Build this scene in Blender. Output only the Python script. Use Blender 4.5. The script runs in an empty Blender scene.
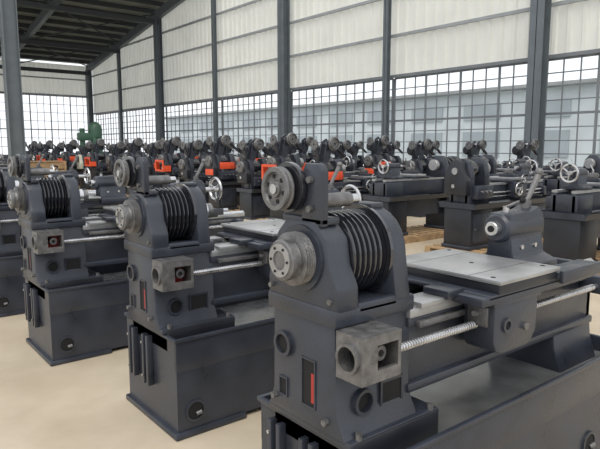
import bpy, bmesh, math, random
from mathutils import Vector, Matrix
random.seed(4)
PI=math.pi
bpy.context.scene.view_settings.view_transform='Standard'
# ---------------------------------------------------------------- materials
def mat(name, col, rough=0.5, metal=0.0, var=0.15, scale=6.0, bump=0.0, bscale=60.0, coat=0.0, transl=0.0, rvar=0.1):
    m=bpy.data.materials.new(name); m.use_nodes=True
    nt=m.node_tree; n=nt.nodes; l=nt.links
    b=n['Principled BSDF']; out=n['Material Output']
    tc=n.new('ShaderNodeTexCoord')
    nz=n.new('ShaderNodeTexNoise'); nz.inputs['Scale'].default_value=scale; nz.inputs['Detail'].default_value=7
    l.new(tc.outputs['Object'],nz.inputs['Vector'])
    cr=n.new('ShaderNodeValToRGB')
    cr.color_ramp.elements[0].position=0.3; cr.color_ramp.elements[1].position=0.7
    cr.color_ramp.elements[0].color=tuple(c*(1-var) for c in col)+(1,)
    cr.color_ramp.elements[1].color=tuple(min(1,c*(1+var)) for c in col)+(1,)
    l.new(nz.outputs['Fac'],cr.inputs['Fac']); l.new(cr.outputs['Color'],b.inputs['Base Color'])
    mr=n.new('ShaderNodeMapRange'); mr.inputs['To Min'].default_value=max(0.02,rough-rvar); mr.inputs['To Max'].default_value=min(1,rough+rvar)
    l.new(nz.outputs['Fac'],mr.inputs['Value']); l.new(mr.outputs['Result'],b.inputs['Roughness'])
    b.inputs['Metallic'].default_value=metal
    b.inputs['Coat Weight'].default_value=coat
    if bump>0:
        n2=n.new('ShaderNodeTexNoise'); n2.inputs['Scale'].default_value=bscale; n2.inputs['Detail'].default_value=3
        l.new(tc.outputs['Object'],n2.inputs['Vector'])
        bp=n.new('ShaderNodeBump'); bp.inputs['Strength'].default_value=bump; bp.inputs['Distance'].default_value=0.01
        l.new(n2.outputs['Fac'],bp.inputs['Height']); l.new(bp.outputs['Normal'],b.inputs['Normal'])
    if transl>0:
        t=n.new('ShaderNodeBsdfTranslucent'); l.new(cr.outputs['Color'],t.inputs['Color'])
        mx=n.new('ShaderNodeMixShader'); mx.inputs['Fac'].default_value=transl
        l.new(b.outputs[0],mx.inputs[1]); l.new(t.outputs[0],mx.inputs[2]); l.new(mx.outputs[0],out.inputs['Surface'])
    return m
M=dict(
 paint=mat('machine_paint_slate',(0.031,0.036,0.049),0.32,0,0.28,5,0.12,90,0.0,0,0.14),
 pdark=mat('machine_paint_dark',(0.015,0.017,0.023),0.4,0,0.25,5,0.1,90),
 gloss=mat('pulley_gloss_black',(0.016,0.017,0.022),0.12,0,0.2,5,0,60,0.8),
 steel=mat('machined_steel',(0.56,0.56,0.57),0.26,0.9,0.15,14,0.05,200),
 cast=mat('ground_cast_iron',(0.38,0.385,0.39),0.34,0.6,0.18,7,0.1,160),
 castd=mat('raw_cast_iron',(0.17,0.168,0.17),0.42,0.6,0.35,25,0.3,150),
 tray=mat('tray_floor_painted_sheen',(0.18,0.185,0.19),0.2,0.3,0.3,6),  # base grey lightened to paint in the whitish reflection on the tray floor
 red=mat('primer_red',(0.36,0.03,0.022),0.6,0,0.2,10),
 orange=mat('panel_orange',(0.70,0.085,0.03),0.45,0,0.12,6),
 yellow=mat('cabinet_yellow',(0.60,0.36,0.05),0.45,0,0.12,6),
 black=mat('hole_shade_knob_black',(0.006,0.006,0.007),0.8,0,0.2,6),  # flat black discs and plates paint the shade inside openings; also black knobs
 wood=mat('pallet_wood',(0.36,0.24,0.13),0.75,0,0.3,9,0.3,60),
 green=mat('machine_green',(0.045,0.11,0.07),0.45,0,0.15,5),
 cream=mat('machine_cream',(0.50,0.50,0.42),0.5,0,0.1,5),
 sheet=mat('wall_sheet_white',(0.80,0.79,0.73),0.55,0,0.05,0.7,0,60,0,0.4),
 plaster=mat('low_wall_plaster',(0.62,0.62,0.59),0.8,0,0.08,2),
 steelblue=mat('column_grey_paint',(0.12,0.14,0.155),0.5,0,0.12,3),
 frame=mat('window_frame_grey',(0.17,0.185,0.20),0.5,0,0.1,3),
 girt=mat('girt_grey',(0.30,0.32,0.33),0.5,0,0.1,3),
 roof=mat('roof_sheet_dark',(0.28,0.29,0.26),0.7,0,0.1,1.5),
 purlin=mat('purlin_grey',(0.035,0.04,0.042),0.6,0,0.15,3),
 white=mat('white_plastic',(0.8,0.8,0.78),0.5,0,0.05,3),
 asphalt=mat('yard_ground',(0.42,0.43,0.40),0.9,0,0.15,0.3),
 bldg=mat('yard_building_wall',(0.55,0.60,0.64),0.8,0,0.1,0.5),
 bwin=mat('yard_building_window',(0.34,0.39,0.43),0.4,0,0.1,0.5),
)
MN=list(M.keys())
# ---------------------------------------------------------------- builder
class B:
    def __init__(s): s.v=[]; s.f=[]; s.m=[]; s.T=Matrix.Identity(4)
    def add(s,vs,fs,m):
        o=len(s.v); s.v+= [tuple(s.T@Vector(p)) for p in vs]
        for f in fs: s.f.append([i+o for i in f]); s.m.append(MN.index(m))
    def addbm(s,bm,m):
        bm.verts.index_update(); s.add([v.co.copy() for v in bm.verts],[[v.index for v in f.verts] for f in bm.faces],m); bm.free()
    def box(s,x0,x1,y0,y1,z0,z1,m,bev=0.0,seg=2):
        if bev<=0:
            vs=[(x,y,z) for x in(x0,x1) for y in(y0,y1) for z in(z0,z1)]
            s.add(vs,[(0,1,3,2),(4,6,7,5),(0,4,5,1),(2,3,7,6),(0,2,6,4),(1,5,7,3)],m); return
        bm=bmesh.new(); bmesh.ops.create_cube(bm,size=1)
        for v in bm.verts: v.co=Vector(((x0+x1)/2+v.co.x*(x1-x0),(y0+y1)/2+v.co.y*(y1-y0),(z0+z1)/2+v.co.z*(z1-z0)))
        bmesh.ops.bevel(bm,geom=bm.edges[:],offset=bev,segments=seg,affect='EDGES',profile=0.5)
        s.addbm(bm,m)
    def prism(s,poly,ax,a0,a1,m,bev=0.0):
        def P(p,a):
            return (a,p[0],p[1]) if ax=='x' else ((p[0],a,p[1]) if ax=='y' else (p[0],p[1],a))
        bm=bmesh.new()
        A=[bm.verts.new(P(p,a0)) for p in poly]; C=[bm.verts.new(P(p,a1)) for p in poly]
        bm.faces.new(A); bm.faces.new(C[::-1]); n=len(poly)
        for i in range(n): bm.faces.new((A[i],C[i],C[(i+1)%n],A[(i+1)%n]))
        bmesh.ops.recalc_face_normals(bm,faces=bm.faces[:])
        if bev>0:
            es=[e for e in bm.edges if len(e.link_faces)==2 and e.calc_face_angle(0)>0.5]
            bmesh.ops.bevel(bm,geom=es,offset=bev,segments=2,affect='EDGES',profile=0.5)
        s.addbm(bm,m)
    def rev(s,c,d,prof,m,seg=28,closed=False):
        d=Vector(d).normalized(); q=d.to_track_quat('Z','Y').to_matrix(); c=Vector(c)
        vs=[];fs=[]
        for a,r in prof:
            for i in range(seg):
                t=2*PI*i/seg
                vs.append(c+q@Vector((r*math.cos(t),r*math.sin(t),a)))
        n=len(prof)
        for k in range(n if closed else n-1):
            k2=(k+1)%n
            for i in range(seg):
                j=(i+1)%seg
                fs.append((k*seg+i,k*seg+j,k2*seg+j,k2*seg+i))
        if not closed:
            if prof[0][1]>1e-6: fs.append(tuple(range(seg))[::-1])
            if prof[-1][1]>1e-6: fs.append(tuple((n-1)*seg+i for i in range(seg)))
        s.add(vs,fs,m)
    def cyl(s,p0,p1,r,m,seg=20,r2=None,bev=0.0):
        p0=Vector(p0);p1=Vector(p1);L=(p1-p0).length; r2=r if r2 is None else r2
        pr=[(0,r),(L,r2)] if bev<=0 else [(0,r-bev),(bev,r),(L-bev,r2),(L,r2-bev)]
        s.rev(p0,p1-p0,pr,m,seg)
    def ring(s,p0,p1,ro,ri,m,seg=28):
        p0=Vector(p0);p1=Vector(p1);L=(p1-p0).length
        s.rev(p0,p1-p0,[(0,ri),(0,ro),(L,ro),(L,ri)],m,seg,True)
    def torus(s,c,d,R,r,m,seg=32,k=8):
        s.rev(c,d,[(r*math.sin(2*PI*i/k),R+r*math.cos(2*PI*i/k)) for i in range(k)],m,seg,True)
    def ball(s,c,r,m,seg=14):
        s.rev(c,(0,0,1),[(r*math.sin(-PI/2+PI*i/8),r*math.cos(-PI/2+PI*i/8)+ (1e-7 if i in(0,8) else 0)) for i in range(9)],m,seg)
    def bar(s,p0,p1,w,h,m):
        p0=Vector(p0);p1=Vector(p1);d=(p1-p0); L=d.length; q=d.to_track_quat('X','Z').to_matrix()
        vs=[p0+q@Vector((x,y,z)) for x in(0,L) for y in(-w/2,w/2) for z in(-h/2,h/2)]
        s.add(vs,[(0,1,3,2),(4,6,7,5),(0,4,5,1),(2,3,7,6),(0,2,6,4),(1,5,7,3)],m)
    def bore(s,ax,c,hu,hv,depth,r,m,mi=None,floor=None,seg=32):
        def P(u,v,a): return (c[0]+a,c[1]+u,c[2]+v) if ax=='x' else (c[0]+u,c[1]+a,c[2]+v)
        sq=[];ci=[]
        for i in range(seg):
            t=2*PI*(i+0.5)/seg+0; cu,cv=math.cos(t),math.sin(t)
            k=1/max(abs(cu),abs(cv)); sq.append((cu*k*hu,cv*k*hv)); ci.append((cu*r,cv*r))
        for sx in(-1,1):
            for sy in(-1,1):
                j=min(range(seg),key=lambda i:(sq[i][0]-sx*hu)**2+(sq[i][1]-sy*hv)**2); sq[j]=(sx*hu,sy*hv)
        vs=[P(u,v,0) for u,v in sq]+[P(u,v,0) for u,v in ci]+[P(u,v,depth) for u,v in sq]+[P(u,v,depth) for u,v in ci]
        n=seg; fs=[];fi=[]
        for i in range(n):
            j=(i+1)%n
            fs.append((i,j,n+j,n+i)); fs.append((2*n+i,2*n+j,j,i)); fs.append((2*n+j,2*n+i,3*n+i,3*n+j)); fi.append((n+i,n+j,3*n+j,3*n+i))
        s.add(vs,fs,m); s.add(vs,fi,mi or m)
        if floor: s.add([P(u,v,depth*0.95) for u,v in ci],[tuple(range(n))],floor)
    def mesh(s,name):
        me=bpy.data.meshes.new(name); me.from_pydata([tuple(v) for v in s.v],[],s.f)
        used=sorted(set(s.m)); 
        for u in used: me.materials.append(M[MN[u]])
        me.polygons.foreach_set('material_index',[used.index(k) for k in s.m])
        me.polygons.foreach_set('use_smooth',[True]*len(s.f))
        bm=bmesh.new(); bm.from_mesh(me); bmesh.ops.recalc_face_normals(bm,faces=bm.faces[:]); bm.to_mesh(me); bm.free()
        me.set_sharp_from_angle(angle=math.radians(32)); me.update()
        return me
def place(name,me,loc=(0,0,0),rz=0,sc=1):
    o=bpy.data.objects.new(name,me); o.location=loc; o.rotation_euler=(0,0,rz); o.scale=(sc,sc,sc)
    bpy.context.scene.collection.objects.link(o); return o
def slot(b,x,y,z,hy,hz,m,rim='paint'):
    t=0.006
    b.box(x-t,x+0.002,y-hy-t,y-hy,z-hz-t,z+hz+t,rim); b.box(x-t,x+0.002,y+hy,y+hy+t,z-hz-t,z+hz+t,rim)
    b.box(x-t,x+0.002,y-hy,y+hy,z-hz-t,z-hz,rim); b.box(x-t,x+0.002,y-hy,y+hy,z+hz,z+hz+t,rim)
    b.box(x-0.001,x+0.002,y-hy,y+hy,z-hz,z+hz,m)
def handwheel(b,c,d,R,m='steel',hub='steel'):
    d=Vector(d).normalized(); c=Vector(c)
    b.torus(c,d,R,R*0.13,m,28,8)
    b.cyl(c-d*0.03,c+d*0.02,R*0.27,hub,14)
    q=d.to_track_quat('Z','Y').to_matrix()
    for k in range(3):
        a=k*2*PI/3+0.4
        e=q@Vector((math.cos(a),math.sin(a),0))
        b.cyl(c+e*R*0.2,c+e*R*0.95,R*0.09,m,8)
    e=q@Vector((math.cos(1.4),math.sin(1.4),0))*R*0.95
    b.cyl(c+e,c+e+d*0.06,0.010,'black',10,0.013)

# ---------------------------------------------------------------- foreground lathe (unfinished heavy lathe)
def front_lathe(wheel=True):
    b=B(); L=1.90; W=0.335; t=0.012; LS=L-0.24
    b.box(0,L,-W,-W+t,0.38,0.56,'paint',0.004); b.box(0,L,W-t,W,0.38,0.56,'paint',0.004)
    b.box(0,t,-W+t,W-t,0.38,0.56,'paint'); b.box(L-t,L,-W+t,W-t,0.38,0.56,'paint')
    b.box(t,L-t,-W+t,W-t,0.475,0.49,'tray'); b.box(LS-0.02,L,-W+t,W-t,0.38,0.395,'paint')
    b.box(0.002,LS,-W+0.002,-W+t,0.03,0.385,'paint'); b.box(0.002,LS,W-t,W-0.002,0.03,0.385,'paint')
    b.box(0.002,t,-W+t,W-t,0.03,0.385,'paint'); b.box(LS-t,LS,-W+t,W-t,0.03,0.385,'paint')
    b.box(-0.012,L+0.012,-W-0.014,-W+0.010,0.552,0.572,'paint',0.006); b.box(-0.012,L+0.012,W-0.010,W+0.014,0.552,0.572,'paint',0.006)
    b.box(-0.014,0.010,-W,W,0.552,0.572,'paint',0.006); b.box(L-0.010,L+0.014,-W,W,0.552,0.572,'paint',0.006)
    for x in(0.0,LS-0.42):
        b.box(x-0.02,x+0.44,-W-0.02,W+0.02,0,0.035,'paint',0.008)
    for x in(0.11,LS-0.15):
        b.ring((x,-W-0.008,0.14),(x,-W+0.002,0.14),0.062,0.050,'paint'); b.cyl((x,-W-0.003,0.14),(x,-W+0.002,0.14),0.051,'black')
        b.cyl((x+0.005,-W-0.004,0.12),(x+0.035,-W-0.012,0.13),0.012,'castd',10)
    # end plates & brackets
    for y in(0.20,0.0):
        b.box(-0.035,0.0,y-0.040,y-0.016,0.22,0.52,'paint',0.003); b.box(-0.035,0.0,y+0.016,y+0.040,0.22,0.52,'paint',0.003)
        b.box(-0.008,0.0,y-0.016,y+0.016,0.24,0.50,'black')
        for z in(0.27,0.47): b.cyl((-0.042,y+0.028,z),(-0.034,y+0.028,z),0.008,'steel',8)
    b.box(-0.005,0.0,0.075,0.095,0.22,0.42,'red',0.001)
    # mounting flange and pedestal (left)
    b.box(0.0,0.44,-0.24,0.24,0.47,0.60,'pdark',0.008)
    b.box(-0.03,0.44,-0.235,0.235,0.575,0.605,'paint',0.008)
    b.prism([(-0.22,0.60),(0.22,0.60),(0.19,0.68),(0.185,1.0),(-0.165,1.0),(-0.175,0.68)],'x',-0.04,0.34,'paint',0.012)
    b.ring((-0.055,0.115,0.87),(-0.038,0.115,0.87),0.050,0.036,'paint'); b.cyl((-0.044,0.115,0.87),(-0.038,0.115,0.87),0.037,'black')
    slot(b,-0.04,-0.03,0.76,0.034,0.085,'black'); b.box(-0.043,-0.039,-0.060,-0.045,0.69,0.80,'red')
    slot(b,-0.04,0.12,0.70,0.020,0.032,'black')
    b.cyl((-0.06,-0.13,0.65),(-0.04,-0.13,0.65),0.012,'castd',8); b.cyl((-0.06,0.17,0.65),(-0.04,0.17,0.65),0.012,'castd',8)
    # front-face features on pedestal
    b.ring((0.08,-0.198,0.71),(0.08,-0.165,0.71),0.048,0.036,'paint'); b.cyl((0.08,-0.180,0.71),(0.08,-0.165,0.71),0.038,'black')
    b.box(0.17,0.29,-0.184,-0.170,0.63,0.64,'paint'); b.box(0.17,0.18,-0.184,-0.170,0.64,0.75,'paint'); b.box(0.28,0.29,-0.184,-0.170,0.64,0.75,'paint'); b.box(0.17,0.29,-0.184,-0.170,0.75,0.76,'paint'); b.box(0.18,0.28,-0.180,-0.17,0.64,0.75,'black')
    for x in(0.02,0.40): b.cyl((x,-0.225,0.60),(x,-0.225,0.625),0.013,'castd',6)
    # bed
    b.box(0.32,1.80,-0.165,-0.125,0.69,0.97,'paint',0.006); b.box(0.32,1.80,0.125,0.165,0.69,0.97,'paint',0.006)
    b.box(0.32,1.80,-0.185,-0.115,0.67,0.71,'paint',0.01); b.box(0.32,1.80,0.115,0.185,0.67,0.71,'paint',0.01)
    b.box(0.32,1.80,-0.178,-0.16,0.93,0.965,'paint',0.006)
    b.box(1.76,1.80,-0.165,0.165,0.69,0.99,'paint',0.004)
    for x in(0.55,0.82,1.09,1.36,1.6): b.box(x,x+0.035,-0.125,0.125,0.74,0.95,'paint')
    b.box(0.32,1.80,-0.185,-0.10,0.965,1.0,'cast',0.003); b.box(0.32,1.80,0.10,0.185,0.965,1.0,'cast',0.003)
    for y in(-0.155,0.12): b.prism([(y-0.02,1.0),(y+0.02,1.0),(y,1.016)],'x',0.34,1.80,'steel')
    b.box(0.36,0.56,-0.205,-0.09,1.0,1.022,'cast',0.003); b.box(0.36,0.56,0.09,0.19,1.0,1.022,'cast',0.003)
    b.box(0.36,1.74,-0.20,-0.178,0.925,0.95,'castd',0.002)
    b.prism([(-0.22,0.48),(0.22,0.48),(0.18,0.60),(0.17,0.70),(-0.17,0.70),(-0.18,0.60)],'x',1.42,1.80,'paint',0.01)
    # headstock base block
    b.box(-0.055,0.345,-0.185,0.205,0.995,1.06,'paint',0.012)
    hz=1.215
    def tower(x0,x1,R,wb):
        pl=[(-wb,1.05)]
        for i in range(0,13):
            a=PI-PI*i/12
            pl.append((R*math.cos(a),hz+R*math.sin(a)))
        pl.append((wb,1.05))
        b.prism(pl,'x',x0,x1,'paint',0.010)
    b.prism([(-0.185,1.04),(-0.185,1.13),(-0.145,1.20),(-0.13,1.29),(-0.07,1.35),(0.09,1.35),(0.15,1.29),(0.165,1.20),(0.205,1.13),(0.205,1.04)],'x',-0.05,0.055,'paint',0.014)
    b.ring((-0.062,0,hz),(-0.045,0,hz),0.118,0.09,'paint',40)
    tower(0.235,0.315,0.165,0.19)
    b.ring((0.222,0,hz),(0.237,0,hz),0.172,0.10,'gloss',40)
    b.ring((0.31,0,hz),(0.33,0,hz),0.12,0.06,'paint',32)
    b.cyl((0.31,0,hz),(0.38,0,hz),0.055,'steel',24); b.cyl((0.38,0,hz),(0.42,0,hz),0.045,'castd',24)
    b.box(0.05,0.25,0.12,0.20,1.03,1.12,'paint',0.01); b.box(0.05,0.25,-0.185,-0.15,1.03,1.07,'paint',0.01)
    pr=[(0.0,0.05),(0.0,0.135)]; x=0.0
    for i in range(6):
        pr+=[(x+0.003,0.150),(x+0.006,0.155),(x+0.011,0.155),(x+0.014,0.150),(x+0.017,0.130),(x+0.022,0.130)]; x+=0.0255
    pr+=[(x+0.004,0.155),(x+0.010,0.152),(x+0.012,0.05)]
    b.rev((0.056,0,hz),(1,0,0),pr,'gloss',56)
    # spindle nose with threads and flange
    pr=[(0,0.04),(0,0.086)]
    for i in range(5): pr+=[(0.004+i*0.010,0.094),(0.008+i*0.010,0.086)]
    pr+=[(0.055,0.094),(0.06,0.094)]
    b.rev((-0.105,0,hz),(1,0,0),pr,'castd',44)
    b.rev((-0.145,0,hz),(1,0,0),[(0,0.034),(0,0.066),(0.005,0.072),(0.020,0.072),(0.024,0.066),(0.034,0.066),(0.045,0.070)],'castd',40)
    b.ring((-0.150,0,hz),(-0.120,0,hz),0.058,0.034,'cast',32); b.cyl((-0.13,0,hz),(-0.12,0,hz),0.036,'black',24)
    for i in range(6):
        a=i*PI/3; b.cyl((-0.153,0.046*math.cos(a),hz+0.046*math.sin(a)),(-0.149,0.046*math.cos(a),hz+0.046*math.sin(a)),0.005,'black',8)
    for y in(-0.155,0.18): b.cyl((-0.06,y,1.085),(-0.045,y,1.085),0.010,'castd',8)
    # upper bracket plate and flywheel
    b.prism([(-0.10,1.33),(0.01,1.33),(0.01,1.50),(-0.01,1.545),(-0.08,1.545),(-0.10,1.52)],'x',-0.045,-0.012,'paint',0.006)
    b.cyl((-0.06,-0.045,1.39),(-0.045,-0.045,1.39),0.012,'castd',8); b.cyl((-0.06,-0.045,1.49),(-0.045,-0.045,1.49),0.012,'castd',8)
    b.box(-0.045,0.04,-0.10,0.12,1.335,1.36,'paint',0.006)
    b.cyl((-0.12,0.075,1.455),(-0.01,0.075,1.455),0.018,'steel',14)
    b.prism([(0.0,1.35),(0.13,1.35),(0.12,1.45),(0.09,1.49),(0.0,1.49)],'x',-0.035,-0.015,'paint',0.005)
    wx=-0.115
    b.rev((wx,0.075,1.455),(1,0,0),[(0,0.018),(0,0.03),(0.008,0.032),(0.010,0.056),(0.0,0.060),(0.0,0.076),(0.008,0.078),(0.014,0.070),(0.022,0.070),(0.028,0.078),(0.034,0.076),(0.034,0.018)],'castd',40,True)
    b.rev((-0.07,0.06,1.46),(1,0,0),[(0,0.02),(0,0.088),(0.010,0.09),(0.02,0.088),(0.02,0.02)],'gloss',40,True)
    for i in range(6):
        a=i*PI/3+0.3; b.cyl((wx+0.006,0.075+0.045*math.cos(a),1.455+0.045*math.sin(a)),(wx+0.011,0.075+0.045*math.cos(a),1.455+0.045*math.sin(a)),0.008,'black',12)
    b.cyl((-0.02,-0.05,1.415),(0.13,-0.05,1.415),0.026,'castd',24,bev=0.004); b.cyl((0.13,-0.05,1.415),(0.165,-0.05,1.415),0.018,'steel',18)
    b.box(0.24,0.31,-0.05,0.05,1.37,1.392,'paint',0.006)
    # feed box bracket
    b.bore('x',(-0.05,-0.245,0.915),0.062,0.080,0.045,0.042,'castd','castd','black')
    yf=-0.307
    b.box(-0.005,0.135,yf,-0.184,0.98,0.995,'castd'); b.box(-0.005,0.135,yf,-0.184,0.835,0.85,'castd')
    b.box(0.12,0.135,yf,-0.184,0.85,0.98,'castd'); b.box(-0.005,0.12,-0.20,-0.184,0.85,0.98,'red')
    b.box(-0.005,0.022,yf,yf+0.014,0.85,0.98,'castd'); b.box(0.022,0.12,yf,yf+0.014,0.85,0.875,'castd'); b.box(0.022,0.12,yf,yf+0.014,0.96,0.98,'castd')
    b.cyl((0.07,-0.275,0.915),(0.07,-0.20,0.915),0.026,'castd',20); b.cyl((0.07,-0.277,0.915),(0.07,-0.274,0.915),0.012,'black',12)
    b.ring((-0.062,-0.245,0.915),(-0.05,-0.245,0.915),0.052,0.041,'castd',32)
    # lead screw
    pr=[(0,0.013)]; l=1.50; n=int(l/0.014)
    for i in range(n):
        x=0.01+i*0.014
        pr+=[(x,0.0165),(x+0.005,0.0165),(x+0.007,0.0125),(x+0.012,0.0125)]
    pr+=[(l+0.03,0.0125)]
    b.rev((0.13,-0.25,0.90),(1,0,0),pr,'steel',14)
    b.box(1.66,1.72,-0.29,-0.165,0.86,0.95,'paint',0.008)
    # carriage saddle
    b.box(0.54,1.42,-0.345,-0.165,1.0,1.035,'paint',0.006)
    b.box(0.58,1.14,-0.345,0.20,1.018,1.04,'paint',0.006)
    b.box(0.49,0.60,-0.225,-0.10,1.016,1.05,'paint',0.006)
    b.box(0.64,1.07,-0.35,0.22,1.036,1.078,'pdark',0.005)
    b.box(0.63,1.08,-0.36,0.23,1.076,1.094,'cast',0.003)
    for y in(-0.22,0.09): b.box(0.632,1.078,y,y+0.006,1.0925,1.0945,'castd')
    for x,y in((0.67,-0.30),(1.04,-0.30),(0.67,0.19),(1.04,0.19),(0.855,-0.07)): b.cyl((x,y,1.092),(x,y,1.0955),0.010,'black',12)
    b.box(1.08,1.46,-0.36,-0.25,1.035,1.065,'paint',0.004); b.box(1.08,1.46,-0.375,-0.355,1.02,1.075,'paint',0.004)
    # apron
    b.prism([(0.64,1.0),(0.95,1.0),(0.95,0.84),(0.92,0.80),(0.88,0.785),(0.70,0.785),(0.66,0.80),(0.64,0.84)],'y',-0.335,-0.19,'paint',0.008)
    b.box(0.625,0.965,-0.342,-0.19,0.985,1.005,'paint',0.004)
    b.ring((0.72,-0.346,0.90),(0.72,-0.33,0.90),0.030,0.018,'paint',20); b.cyl((0.72,-0.338,0.90),(0.72,-0.33,0.90),0.019,'black',20)
    b.cyl((0.86,-0.345,0.87),(0.86,-0.33,0.87),0.016,'castd',16)
    b.box(0.625,0.64,-0.31,-0.22,0.90,0.98,'castd',0.003); b.cyl((0.61,-0.26,0.95),(0.63,-0.26,0.95),0.012,'steel',10)
    # tailstock
    b.prism([(-0.15,1.017),(0.15,1.017),(0.15,1.05),(0.075,1.08),(0.06,1.17),(-0.06,1.17),(-0.075,1.08),(-0.15,1.05)],'x',1.18,1.46,'paint',0.008)
    b.prism([(1.17,1.02),(1.46,1.02),(1.47,1.27),(1.42,1.31),(1.36,1.29),(1.17,1.285)],'y',-0.060,0.060,'paint',0.012)
    b.rev((1.14,0,hz),(1,0,0),[(0,0.04),(0.0,0.058),(0.012,0.070),(0.31,0.070),(0.33,0.055),(0.33,0.0)],'paint',32)
    b.cyl((1.10,0,hz),(1.15,0,hz),0.034,'steel',24,bev=0.003); b.cyl((1.095,0,hz),(1.105,0,hz),0.016,'black',16)
    b.cyl((1.22,0,hz+0.06),(1.22,0,hz+0.10),0.016,'steel',14); b.cyl((1.22,0,hz+0.095),(1.19,-0.10,hz+0.135),0.008,'steel',10); b.ball((1.188,-0.105,hz+0.138),0.015,'black')
    b.cyl((1.40,0,hz+0.05),(1.40,0,hz+0.12),0.024,'castd',16); b.cyl((1.40,0,hz+0.11),(1.47,-0.02,hz+0.25),0.012,'castd',10,0.016)
    b.ball((1.473,-0.02,hz+0.26),0.022,'castd')
    b.cyl((1.26,-0.075,1.12),(1.26,-0.055,1.12),0.012,'steel',8); b.cyl((1.38,-0.075,1.12),(1.38,-0.055,1.12),0.012,'steel',8)
    if wheel:
        b.cyl((1.45,0,hz),(1.58,0,hz),0.022,'steel',16); handwheel(b,(1.60,0,hz),(1,0,0),0.10)
    return b.mesh('lathe_casting_assembly')
fm1=front_lathe(False); fm2=front_lathe(True)
place('engine_lathe',fm1,(1.315,1.575,0))
for x,y in((1.365,3.12),(1.15,4.70),(1.05,6.30),(1.05,7.88),(1.05,9.46)):
    place('engine_lathe',fm2,(x,y,0))

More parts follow.
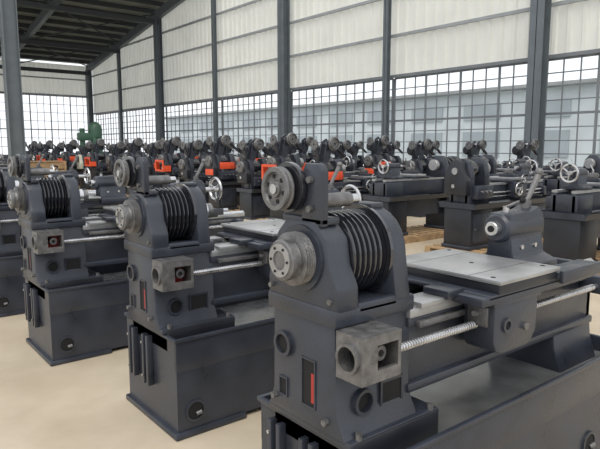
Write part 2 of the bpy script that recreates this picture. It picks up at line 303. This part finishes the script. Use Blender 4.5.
# ---------------------------------------------------------------- finished background lathe
def back_lathe(kind):
    # kinds: 0 dark, 1 orange guard frame, 2 cream guard, 3 plain without overhead drive, 4 green, 5 yellow door, 6 orange splash panel only
    b=B(); acc={2:'cream',4:'green'}.get(kind,'pdark')
    for x0,x1 in((0.02,0.55),(1.62,2.10)):
        b.box(x0,x1,-0.24,0.24,0.0,0.60,'pdark',0.015)
        b.box(x0+0.06,x1-0.06,-0.248,-0.238,0.10,0.52,'yellow' if kind==5 else 'paint' ,0.004)
        b.box(x0-0.02,x1+0.02,-0.26,0.26,0,0.05,'paint',0.008)
        b.cyl((x0+0.1,-0.26,0.3),(x0+0.1,-0.245,0.3),0.015,'steel',8)
    b.box(0.55,1.62,0.10,0.13,0.30,0.60,'paint')
    b.prism([(-0.34,0.68),(-0.30,0.60),(0.30,0.60),(0.34,0.68),(0.33,0.68),(0.29,0.615),(-0.29,0.615),(-0.33,0.68)],'x',0.0,2.14,'paint')
    b.box(-0.004,0.004,-0.31,0.31,0.60,0.68,'paint'); b.box(2.136,2.144,-0.31,0.31,0.60,0.68,'paint')
    b.box(0.05,2.08,-0.15,-0.10,0.68,0.93,'paint',0.006); b.box(0.05,2.08,0.10,0.15,0.68,0.93,'paint',0.006)
    b.box(0.05,0.55,-0.18,0.18,0.61,0.93,'paint',0.01); b.box(1.68,2.08,-0.18,0.18,0.61,0.9,'paint',0.01)
    b.box(0.55,2.08,-0.165,-0.09,0.925,0.955,'cast'); b.box(0.55,2.08,0.09,0.165,0.925,0.955,'cast')
    for x in(0.8,1.1,1.4): b.box(x,x+0.04,-0.1,0.1,0.72,0.9,'paint')
    hz=1.17
    b.prism([(-0.18,0.93),(-0.18,1.1),(-0.13,1.28),(-0.06,1.33),(0.06,1.33),(0.13,1.28),(0.18,1.1),(0.18,0.93)],'x',0.06,0.16,'paint',0.01)
    b.prism([(-0.18,0.93),(-0.18,1.1),(-0.15,1.24),(-0.07,1.34),(0.07,1.34),(0.15,1.24),(0.18,1.1),(0.18,0.93)],'x',0.42,0.54,'paint',0.01)
    pr=[(0,0.05)]; x=0
    for R,w in((0.145,0.08),(0.12,0.08),(0.095,0.08)):
        pr+=[(x,R),(x+w,R)]; x+=w
    pr+=[(x,0.05)]
    b.rev((0.17,0,hz),(1,0,0),pr,'gloss',28)
    b.cyl((0.54,0,hz),(0.62,0,hz),0.05,'steel',20); b.cyl((0.60,0,hz),(0.68,0,hz),0.10,'cast',24,bev=0.006)
    b.prism([(-0.20,0.80),(-0.20,1.02),(-0.12,1.16),(-0.10,1.28),(0.0,1.33),(0.11,1.26),(0.19,1.05),(0.19,0.80)],'x',-0.07,0.055,acc,0.02)
    b.cyl((-0.085,0,1.15),(-0.068,0,1.15),0.05,'cast',20); b.cyl((-0.085,0.02,0.93),(-0.068,0.02,0.93),0.03,'steel',16)
    b.box(0.10,0.50,-0.28,-0.16,0.74,0.94,'paint',0.012)
    for x in(0.2,0.3,0.4): b.cyl((x,-0.31,0.85),(x,-0.28,0.85),0.018,'steel',12)
    b.cyl((0.50,-0.22,0.82),(2.0,-0.22,0.82),0.012,'steel',10); b.cyl((0.50,-0.22,0.76),(2.0,-0.22,0.76),0.010,'steel',10)
    b.box(1.98,2.05,-0.26,-0.15,0.72,0.86,'paint',0.006)
    b.box(1.0,1.42,-0.24,0.2,0.956,0.99,'paint',0.006); b.box(1.04,1.38,-0.30,-0.17,0.72,0.97,'paint',0.015)
    b.box(1.12,1.30,-0.30,0.22,0.99,1.03,'cast',0.006); b.box(1.14,1.28,-0.20,0.05,1.03,1.08,'paint',0.006)
    b.box(1.15,1.26,-0.12,-0.01,1.08,1.15,'castd',0.006); b.cyl((1.205,-0.065,1.15),(1.205,-0.065,1.19),0.015,'steel',10)
    b.cyl((1.205,-0.065,1.19),(1.10,-0.15,1.25),0.008,'steel',8)
    handwheel(b,(1.10,-0.34,0.86),(0,-1,0),0.095); handwheel(b,(1.21,-0.34,1.01),(0,-1,0),0.06)
    b.prism([(-0.14,0.957),(0.14,0.957),(0.14,0.99),(0.06,1.02),(0.05,1.14),(-0.05,1.14),(-0.06,1.02),(-0.14,0.99)],'x',1.62,1.86,'paint',0.006)
    b.cyl((1.60,0,hz),(1.90,0,hz),0.058,'paint',24,bev=0.01); b.cyl((1.52,0,hz),(1.60,0,hz),0.026,'steel',16)
    b.cyl((1.90,0,hz),(1.97,0,hz),0.02,'steel',12); handwheel(b,(1.98,0,hz),(1,0,0),0.11)
    if kind!=3:
        b.prism([(0.10,1.30),(0.22,1.30),(0.38,1.70),(0.30,1.76),(0.20,1.70)],'y',0.05,0.08,'paint'); b.prism([(0.10,1.30),(0.22,1.30),(0.38,1.70),(0.30,1.76),(0.20,1.70)],'y',-0.10,-0.07,'paint')
        b.cyl((0.28,-0.16,1.66),(0.28,0.14,1.66),0.035,'steel',16)
        b.rev((0.28,-0.17,1.66),(0,-1,0),[(0,0.02),(0,0.12),(0.012,0.132),(0.02,0.12),(0.03,0.12),(0.038,0.132),(0.05,0.12),(0.05,0.02)],'castd',28,True)
        b.torus((0.28,-0.235,1.66),(0,1,0),0.10,0.010,'castd')
        b.box(0.16,0.46,0.10,0.22,1.40,1.50,'paint',0.01); b.box(0.2,0.28,0.12,0.2,1.3,1.41,'paint')
        b.rev((0.12,0.20,1.52),(1,0,0),[(0,0.0),(0.0,0.08),(0.02,0.11),(0.34,0.11),(0.37,0.08),(0.37,0.0)],'pdark',20)
        b.bar((0.36,-0.02,1.68),(0.72,-0.02,1.42),0.06,0.04,'pdark'); b.bar((0.10,0.0,1.30),(-0.04,-0.02,1.62),0.07,0.04,'paint')
        b.rev((-0.07,-0.02,1.64),(1,0,0),[(0,0.02),(0,0.10),(0.03,0.10),(0.03,0.02)],'castd',24,True)
        b.rev((-0.14,-0.02,hz),(1,0,0),[(0,0.02),(0,0.12),(0.012,0.13),(0.02,0.12),(0.04,0.12),(0.048,0.13),(0.06,0.12),(0.06,0.02)],'castd',28,True)
    if kind==1:
        b.box(-0.17,-0.145,-0.25,0.25,0.84,0.89,'orange'); b.box(-0.17,-0.145,-0.25,0.25,1.10,1.15,'orange')
        b.box(-0.17,-0.145,-0.25,-0.19,0.89,1.10,'orange'); b.box(-0.17,-0.145,0.19,0.25,0.89,1.10,'orange')
        b.box(-0.145,0.06,0.23,0.25,0.84,1.15,'orange'); b.box(-0.145,0.06,-0.25,-0.23,0.84,1.0,'orange')
        b.box(0.56,0.98,0.20,0.215,0.98,1.16,'orange',0.004)
    if kind==6:
        b.box(0.10,0.50,-0.205,-0.183,0.98,1.14,'orange',0.003); b.box(-0.09,-0.068,-0.17,0.17,0.84,0.98,'orange',0.004)
        b.box(0.56,0.90,0.20,0.215,0.98,1.20,'orange',0.004)
    return b.mesh('finished_lathe')
bl=[back_lathe(k) for k in range(7)]
def pallet_mesh(lx=2.5,ly=0.9):
    b=B()
    for y in(-ly/2+0.05,0,ly/2-0.05): b.box(-0.15,lx-0.15,y-0.05,y+0.05,0,0.08,'wood')
    n=int(lx/0.18)
    for i in range(n): b.box(-0.15+i*lx/n,-0.15+i*lx/n+0.12,-ly/2,ly/2,0.08,0.10,'wood')
    return b.mesh('pallet')
pm=pallet_mesh()
def put(kind,x,y,flip=False,pal=True,name='belt_drive_lathe'):
    z=0.0
    if pal: place('wooden_pallet',pm,(x,y,0)); z=0.101
    if flip: place(name,bl[kind],(x+2.1,y,z),PI)
    else: place(name,bl[kind],(x,y,z))
def rows(x,y0,y1,step,pal,kinds,j=0.1,st=0.03):
    y=y0;i=0
    while y<y1:
        put(kinds[i%len(kinds)],x+random.uniform(-j,j),y,flip=False,pal=(i%2==1) if pal else False); i+=1; step+=st; y+=step
for i,y in enumerate((2.05,3.65,5.25,6.85)): put(3,7.15,y,flip=(i%2==1))
rows(7.15,8.4,31,1.22,True,[6,1,0,6,0,1,6,5,0,1,2,6],0.12,0.025)
for i,y in enumerate((5.6,7.3)): put(3,10.5,y,flip=(i==0))
rows(10.35,8.9,27.5,1.3,True,[0,6,0,1,2,6,0,1,4,6])
rows(12.75,7.6,36,1.4,False,[0,0,6,0,5,0,2,1],0.04)
rows(4.3,24.5,34,1.9,False,[0,5,0,6])

# green milling machine, far left
b=B()
b.box(-0.6,0.6,-0.5,0.5,0,0.2,'green',0.02); b.box(-0.2,0.25,-0.25,0.25,0.2,2.0,'green',0.06)
b.rev((0.0,0,1.9),(0,0,1),[(0,0.30),(0.35,0.32),(0.55,0.26),(0.68,0.14),(0.72,0.0)],'green',24)
b.box(-0.8,0.1,-0.2,0.2,1.75,2.1,'green',0.05); b.cyl((-0.6,0,1.35),(-0.6,0,2.3),0.12,'green',20,bev=0.02)
b.box(-0.9,-0.1,-0.5,0.5,0.95,1.07,'cast',0.01); b.box(-0.6,-0.15,-0.2,0.2,0.2,0.95,'green',0.03); b.cyl((-0.6,0,1.15),(-0.6,0,1.35),0.05,'steel',12)
handwheel(b,(-0.4,-0.55,0.8),(0,-1,0),0.14); b.cyl((-0.4,-0.55,0.8),(-0.4,-0.2,0.8),0.03,'steel',10)
me=b.mesh('milling_machine'); place('milling_machine',me,(10.6,30.0,0),0,1.1)
# crate
b=B()
for i in range(4): b.box(0,1.4,0,0.02,0.05+i*0.26,0.27+i*0.26,'wood'); b.box(0,1.4,0.88,0.9,0.05+i*0.26,0.27+i*0.26,'wood'); b.box(0,0.02,0.02,0.88,0.05+i*0.26,0.27+i*0.26,'wood'); b.box(1.38,1.4,0.02,0.88,0.05+i*0.26,0.27+i*0.26,'wood')
b.box(0.0,1.4,0.0,0.9,0,0.05,'wood')
for x in(0,0.66,1.32): b.box(x,x+0.08,-0.02,0.0,0,1.1,'wood')
b.box(0,1.4,0,0.9,1.07,1.1,'wood')
me=b.mesh('crate'); place('wooden_crate',me,(5.2,21.8,0))

# ---------------------------------------------------------------- building
WX=16.0; YC=45.5; Y0=-8.0; X0=-12.0
def zr(y): return 7.65+0.15*(YC-y) if y>12 else 7.65+0.15*(YC-12)
b=B(); b.box(X0,WX+0.3,Y0,YC+0.3,-0.15,0,'plaster'); me=b.mesh('floor'); fl=place('floor',me)
fmn=bpy.data.materials.new('floor_concrete'); fmn.use_nodes=True; nt=fmn.node_tree; n=nt.nodes; l=nt.links; bs=n['Principled BSDF']
tc=n.new('ShaderNodeTexCoord'); nz=n.new('ShaderNodeTexNoise'); nz.inputs['Scale'].default_value=0.9; nz.inputs['Detail'].default_value=10; nz.inputs['Roughness'].default_value=0.65; l.new(tc.outputs['Object'],nz.inputs['Vector'])
cr=n.new('ShaderNodeValToRGB'); cr.color_ramp.elements[0].position=.35; cr.color_ramp.elements[1].position=.65
cr.color_ramp.elements[0].color=(0.45,0.375,0.275,1); cr.color_ramp.elements[1].color=(0.59,0.51,0.395,1); l.new(nz.outputs['Fac'],cr.inputs['Fac'])
l.new(cr.outputs['Color'],bs.inputs['Base Color'])
mr=n.new('ShaderNodeMapRange'); mr.inputs['To Min'].default_value=0.2; mr.inputs['To Max'].default_value=0.5; l.new(nz.outputs['Fac'],mr.inputs['Value']); l.new(mr.outputs['Result'],bs.inputs['Roughness'])
fl.data.materials.clear(); fl.data.materials.append(fmn)

def corr(b,axis,fixed,a0,a1,z0,zf,m,pitch=0.32,d=0.035,sgn=-1):
    pts=[];a=a0
    while a<a1:
        pts+=[(a,0),(a+pitch*0.55,0),(a+pitch*0.65,d),(a+pitch*0.9,d)]; a+=pitch
    pts.append((a1,0))
    pts=[p for p in pts if p[0]<=a1]
    vs=[];fs=[]
    for a,o in pts:
        for z in(z0,zf(a)):
            vs.append((fixed+sgn*o,a,z) if axis=='y' else (a,fixed+sgn*o,z))
    for i in range(len(pts)-1): fs.append((2*i,2*i+2,2*i+3,2*i+1))
    b.add(vs,fs,m)
ZT=4.1; ZB=1.0; ZM=5.5
b=B(); b.box(WX,WX+0.2,Y0,YC,0,ZB,'plaster'); corr(b,'y',WX+0.05,Y0,YC,ZT,zr,'sheet',0.42,0.06)
place('wall_right',b.mesh('wall_right'))
b=B(); b.box(X0,WX,YC,YC+0.2,0,ZB,'plaster'); corr(b,'x',YC+0.05,X0,WX,ZT+1.3,lambda a:zr(YC),'sheet')
place('wall_back',b.mesh('wall_back'))
b=B()
for z in(ZT,ZM,6.9,8.3,9.7,11.1):
    ye=min(YC,YC-(z-7.65)/0.15) if z>7.65 else YC
    b.box(WX-0.10,WX-0.02,Y0,ye,z-0.05,z+0.05,'frame' if z==ZT else 'girt')
for z in(ZT+1.3,6.6): b.box(X0,WX-0.1,YC-0.10,YC,z-0.05,z+0.05,'girt')
place('trim_1',b.mesh('wall_girts'))
cols=[-3.0,3.0,8.95,14.7,20.75,26.6,33.1,39.2,45.2]
def hcol(b,x,y,z1,w=0.36,d=0.40,m='steelblue',z0=0):
    b.box(x-d/2,x-d/2+0.02,y-w/2,y+w/2,z0,z1,m); b.box(x+d/2-0.02,x+d/2,y-w/2,y+w/2,z0,z1,m); b.box(x-d/2,x+d/2,y-0.01,y+0.01,z0,z1,m)
    b.box(x-d/2-0.05,x+d/2+0.05,y-w/2-0.05,y+w/2+0.05,0,0.03,m)
for i,y in enumerate(cols):
    b=B(); big=(i%2==0)
    hcol(b,WX-0.34,y,zr(y)-0.35,0.42 if big else 0.2,0.36 if big else 0.2); place('steel_column',b.mesh('steel_column'))
for x in(10.0,4.0,-2.0,-8.0):
    b=B(); hcol(b,x,YC-0.32,7.0,0.3,0.3); place('steel_column',b.mesh('steel_column'))
b=B(); hcol(b,4.75,20.8,zr(20.8)-0.5,0.40,0.45); place('steel_column',b.mesh('steel_column'))
b=B(); b.cyl((0,0,0),(0,0,0.12),0.05,'white',12); b.rev((0,0,0),(0,0,-1),[(0,0.05),(0.05,0.12),(0.20,0.20),(0.20,0.19),(0.05,0.11)],'white',24,True); b.bar((0,0,0.1),(0.30,0.0,0.1),0.04,0.04,'frame')
lm=b.mesh('lamp'); place('column_lamp',lm,(4.23,20.8,5.0)); place('column_lamp',lm,(15.18,14.7,7.5))
def winbay(name,axis,fixed,a0,a1,z0,z1,na,nz):
    b=B()
    def bx(u0,u1,z0,z1,d=0.02,m='frame'):
        if axis=='y': b.box(fixed-d,fixed+d,u0,u1,z0,z1,m)
        else: b.box(u0,u1,fixed-d,fixed+d,z0,z1,m)
    for i in range(na+1):
        a=a0+(a1-a0)*i/na; w=0.035 if i%3==0 else 0.014; bx(a-w,a+w,z0,z1)
    for j in range(nz+1):
        z=z0+(z1-z0)*j/nz; w=0.035 if j in(0,nz,nz//2) else 0.015; bx(a0,a1,z-w,z+w,0.018)
    return place(name,b.mesh(name))
k=1
for i in range(len(cols)-1):
    winbay('window_%d'%k,'y',WX+0.08,cols[i]+0.05,cols[i+1]-0.05,ZB+0.03,ZT-0.06,12,8); k+=1
xs=[-11.8,-8,-2,4,10,15.8]
for i in range(len(xs)-1):
    winbay('window_%d'%k,'x',YC+0.08,xs[i]+0.05,xs[i+1]-0.05,ZB+0.03,ZT+1.24,12,7); k+=1
# roof over far bays
YR=27.0
b=B(); z0r=zr(YC+0.5)+0.28; z1r=zr(YR)+0.28
b.add([(X0,YC+0.5,z0r),(WX+0.3,YC+0.5,z0r),(WX+0.3,YR,z1r),(X0,YR,z1r),(X0,YC+0.5,z0r+.06),(WX+0.3,YC+0.5,z0r+.06),(WX+0.3,YR,z1r+.06),(X0,YR,z1r+.06)],[(0,1,2,3),(4,7,6,5),(0,4,5,1),(1,5,6,2),(2,6,7,3),(3,7,4,0)],'roof')
place('ceiling',b.mesh('ceiling'))
b=B()
y=YR+0.3
while y<YC:
    b.box(X0,WX,y-0.05,y+0.05,zr(y)+0.0,zr(y)+0.24,'purlin'); y+=1.25
for x in(WX-0.3,10,4.6,-2,-8):
    h=0.45
    b.add([(x-0.12,YR,zr(YR)-h),(x+0.12,YR,zr(YR)-h),(x+0.12,YR,zr(YR)+0.05),(x-0.12,YR,zr(YR)+0.05),(x-0.12,YC,zr(YC)-h),(x+0.12,YC,zr(YC)-h),(x+0.12,YC,zr(YC)+0.05),(x-0.12,YC,zr(YC)+0.05)],
          [(0,1,2,3),(4,7,6,5),(0,4,5,1),(1,5,6,2),(2,6,7,3),(3,7,4,0)],'steelblue')
for y in(33.1,39.2,45.1): b.box(X0,WX-0.3,y-0.1,y+0.1,zr(y)-0.75,zr(y)-0.5,'purlin')
for y in(33.1,39.2): 
    b.bar((10,y,zr(y)-0.6),(WX-0.3,y+6,zr(y+6)-0.1),0.06,0.06,'purlin'); b.bar((WX-0.3,y,zr(y)-0.1),(10,y+6,zr(y+6)-0.5),0.06,0.06,'purlin')
    b.bar((4.6,y,zr(y)-0.6),(10,y+6,zr(y+6)-0.1),0.06,0.06,'purlin'); b.bar((10,y,zr(y)-0.1),(4.6,y+6,zr(y+6)-0.5),0.06,0.06,'purlin')
place('trim_2',b.mesh('roof_framing'))
b=B(); b.box(-60,120,-60,140,-0.4,-0.2,'asphalt'); place('yard_ground',b.mesh('yard'))
b=B(); b.box(34,40,-20,70,-0.2,5.2,'bldg'); b.box(33.5,40.5,-20.5,70.5,5.2,5.4,'girt')
for i in range(18): b.box(33.9,34.0,-15+i*4.6,-12.2+i*4.6,1.0,2.6,'bwin'); b.box(33.9,34.0,-15+i*4.6,-12.2+i*4.6,3.4,4.4,'bwin')
place('yard_building',b.mesh('yard_building'))

# ---------------------------------------------------------------- light
w=bpy.data.worlds.new('World'); bpy.context.scene.world=w; w.use_nodes=True
bg=w.node_tree.nodes['Background']; bg.inputs[0].default_value=(0.93,0.96,1.0,1); bg.inputs[1].default_value=1.22
s=bpy.data.lights.new('sun','SUN'); s.energy=1.7; s.angle=math.radians(35); s.color=(1,0.93,0.82)
so=bpy.data.objects.new('sun',s); so.rotation_euler=Vector((0.45,0.45,-1.0)).to_track_quat('-Z','Y').to_euler(); bpy.context.scene.collection.objects.link(so)
# ---------------------------------------------------------------- camera
c=bpy.data.cameras.new('camera'); c.lens=34.98; c.sensor_width=36; c.clip_end=400
co=bpy.data.objects.new('camera',c); co.location=(0,0,1.6); co.rotation_euler=(math.radians(90-7.57),0,math.radians(-38.6))
bpy.context.scene.collection.objects.link(co); bpy.context.scene.camera=co
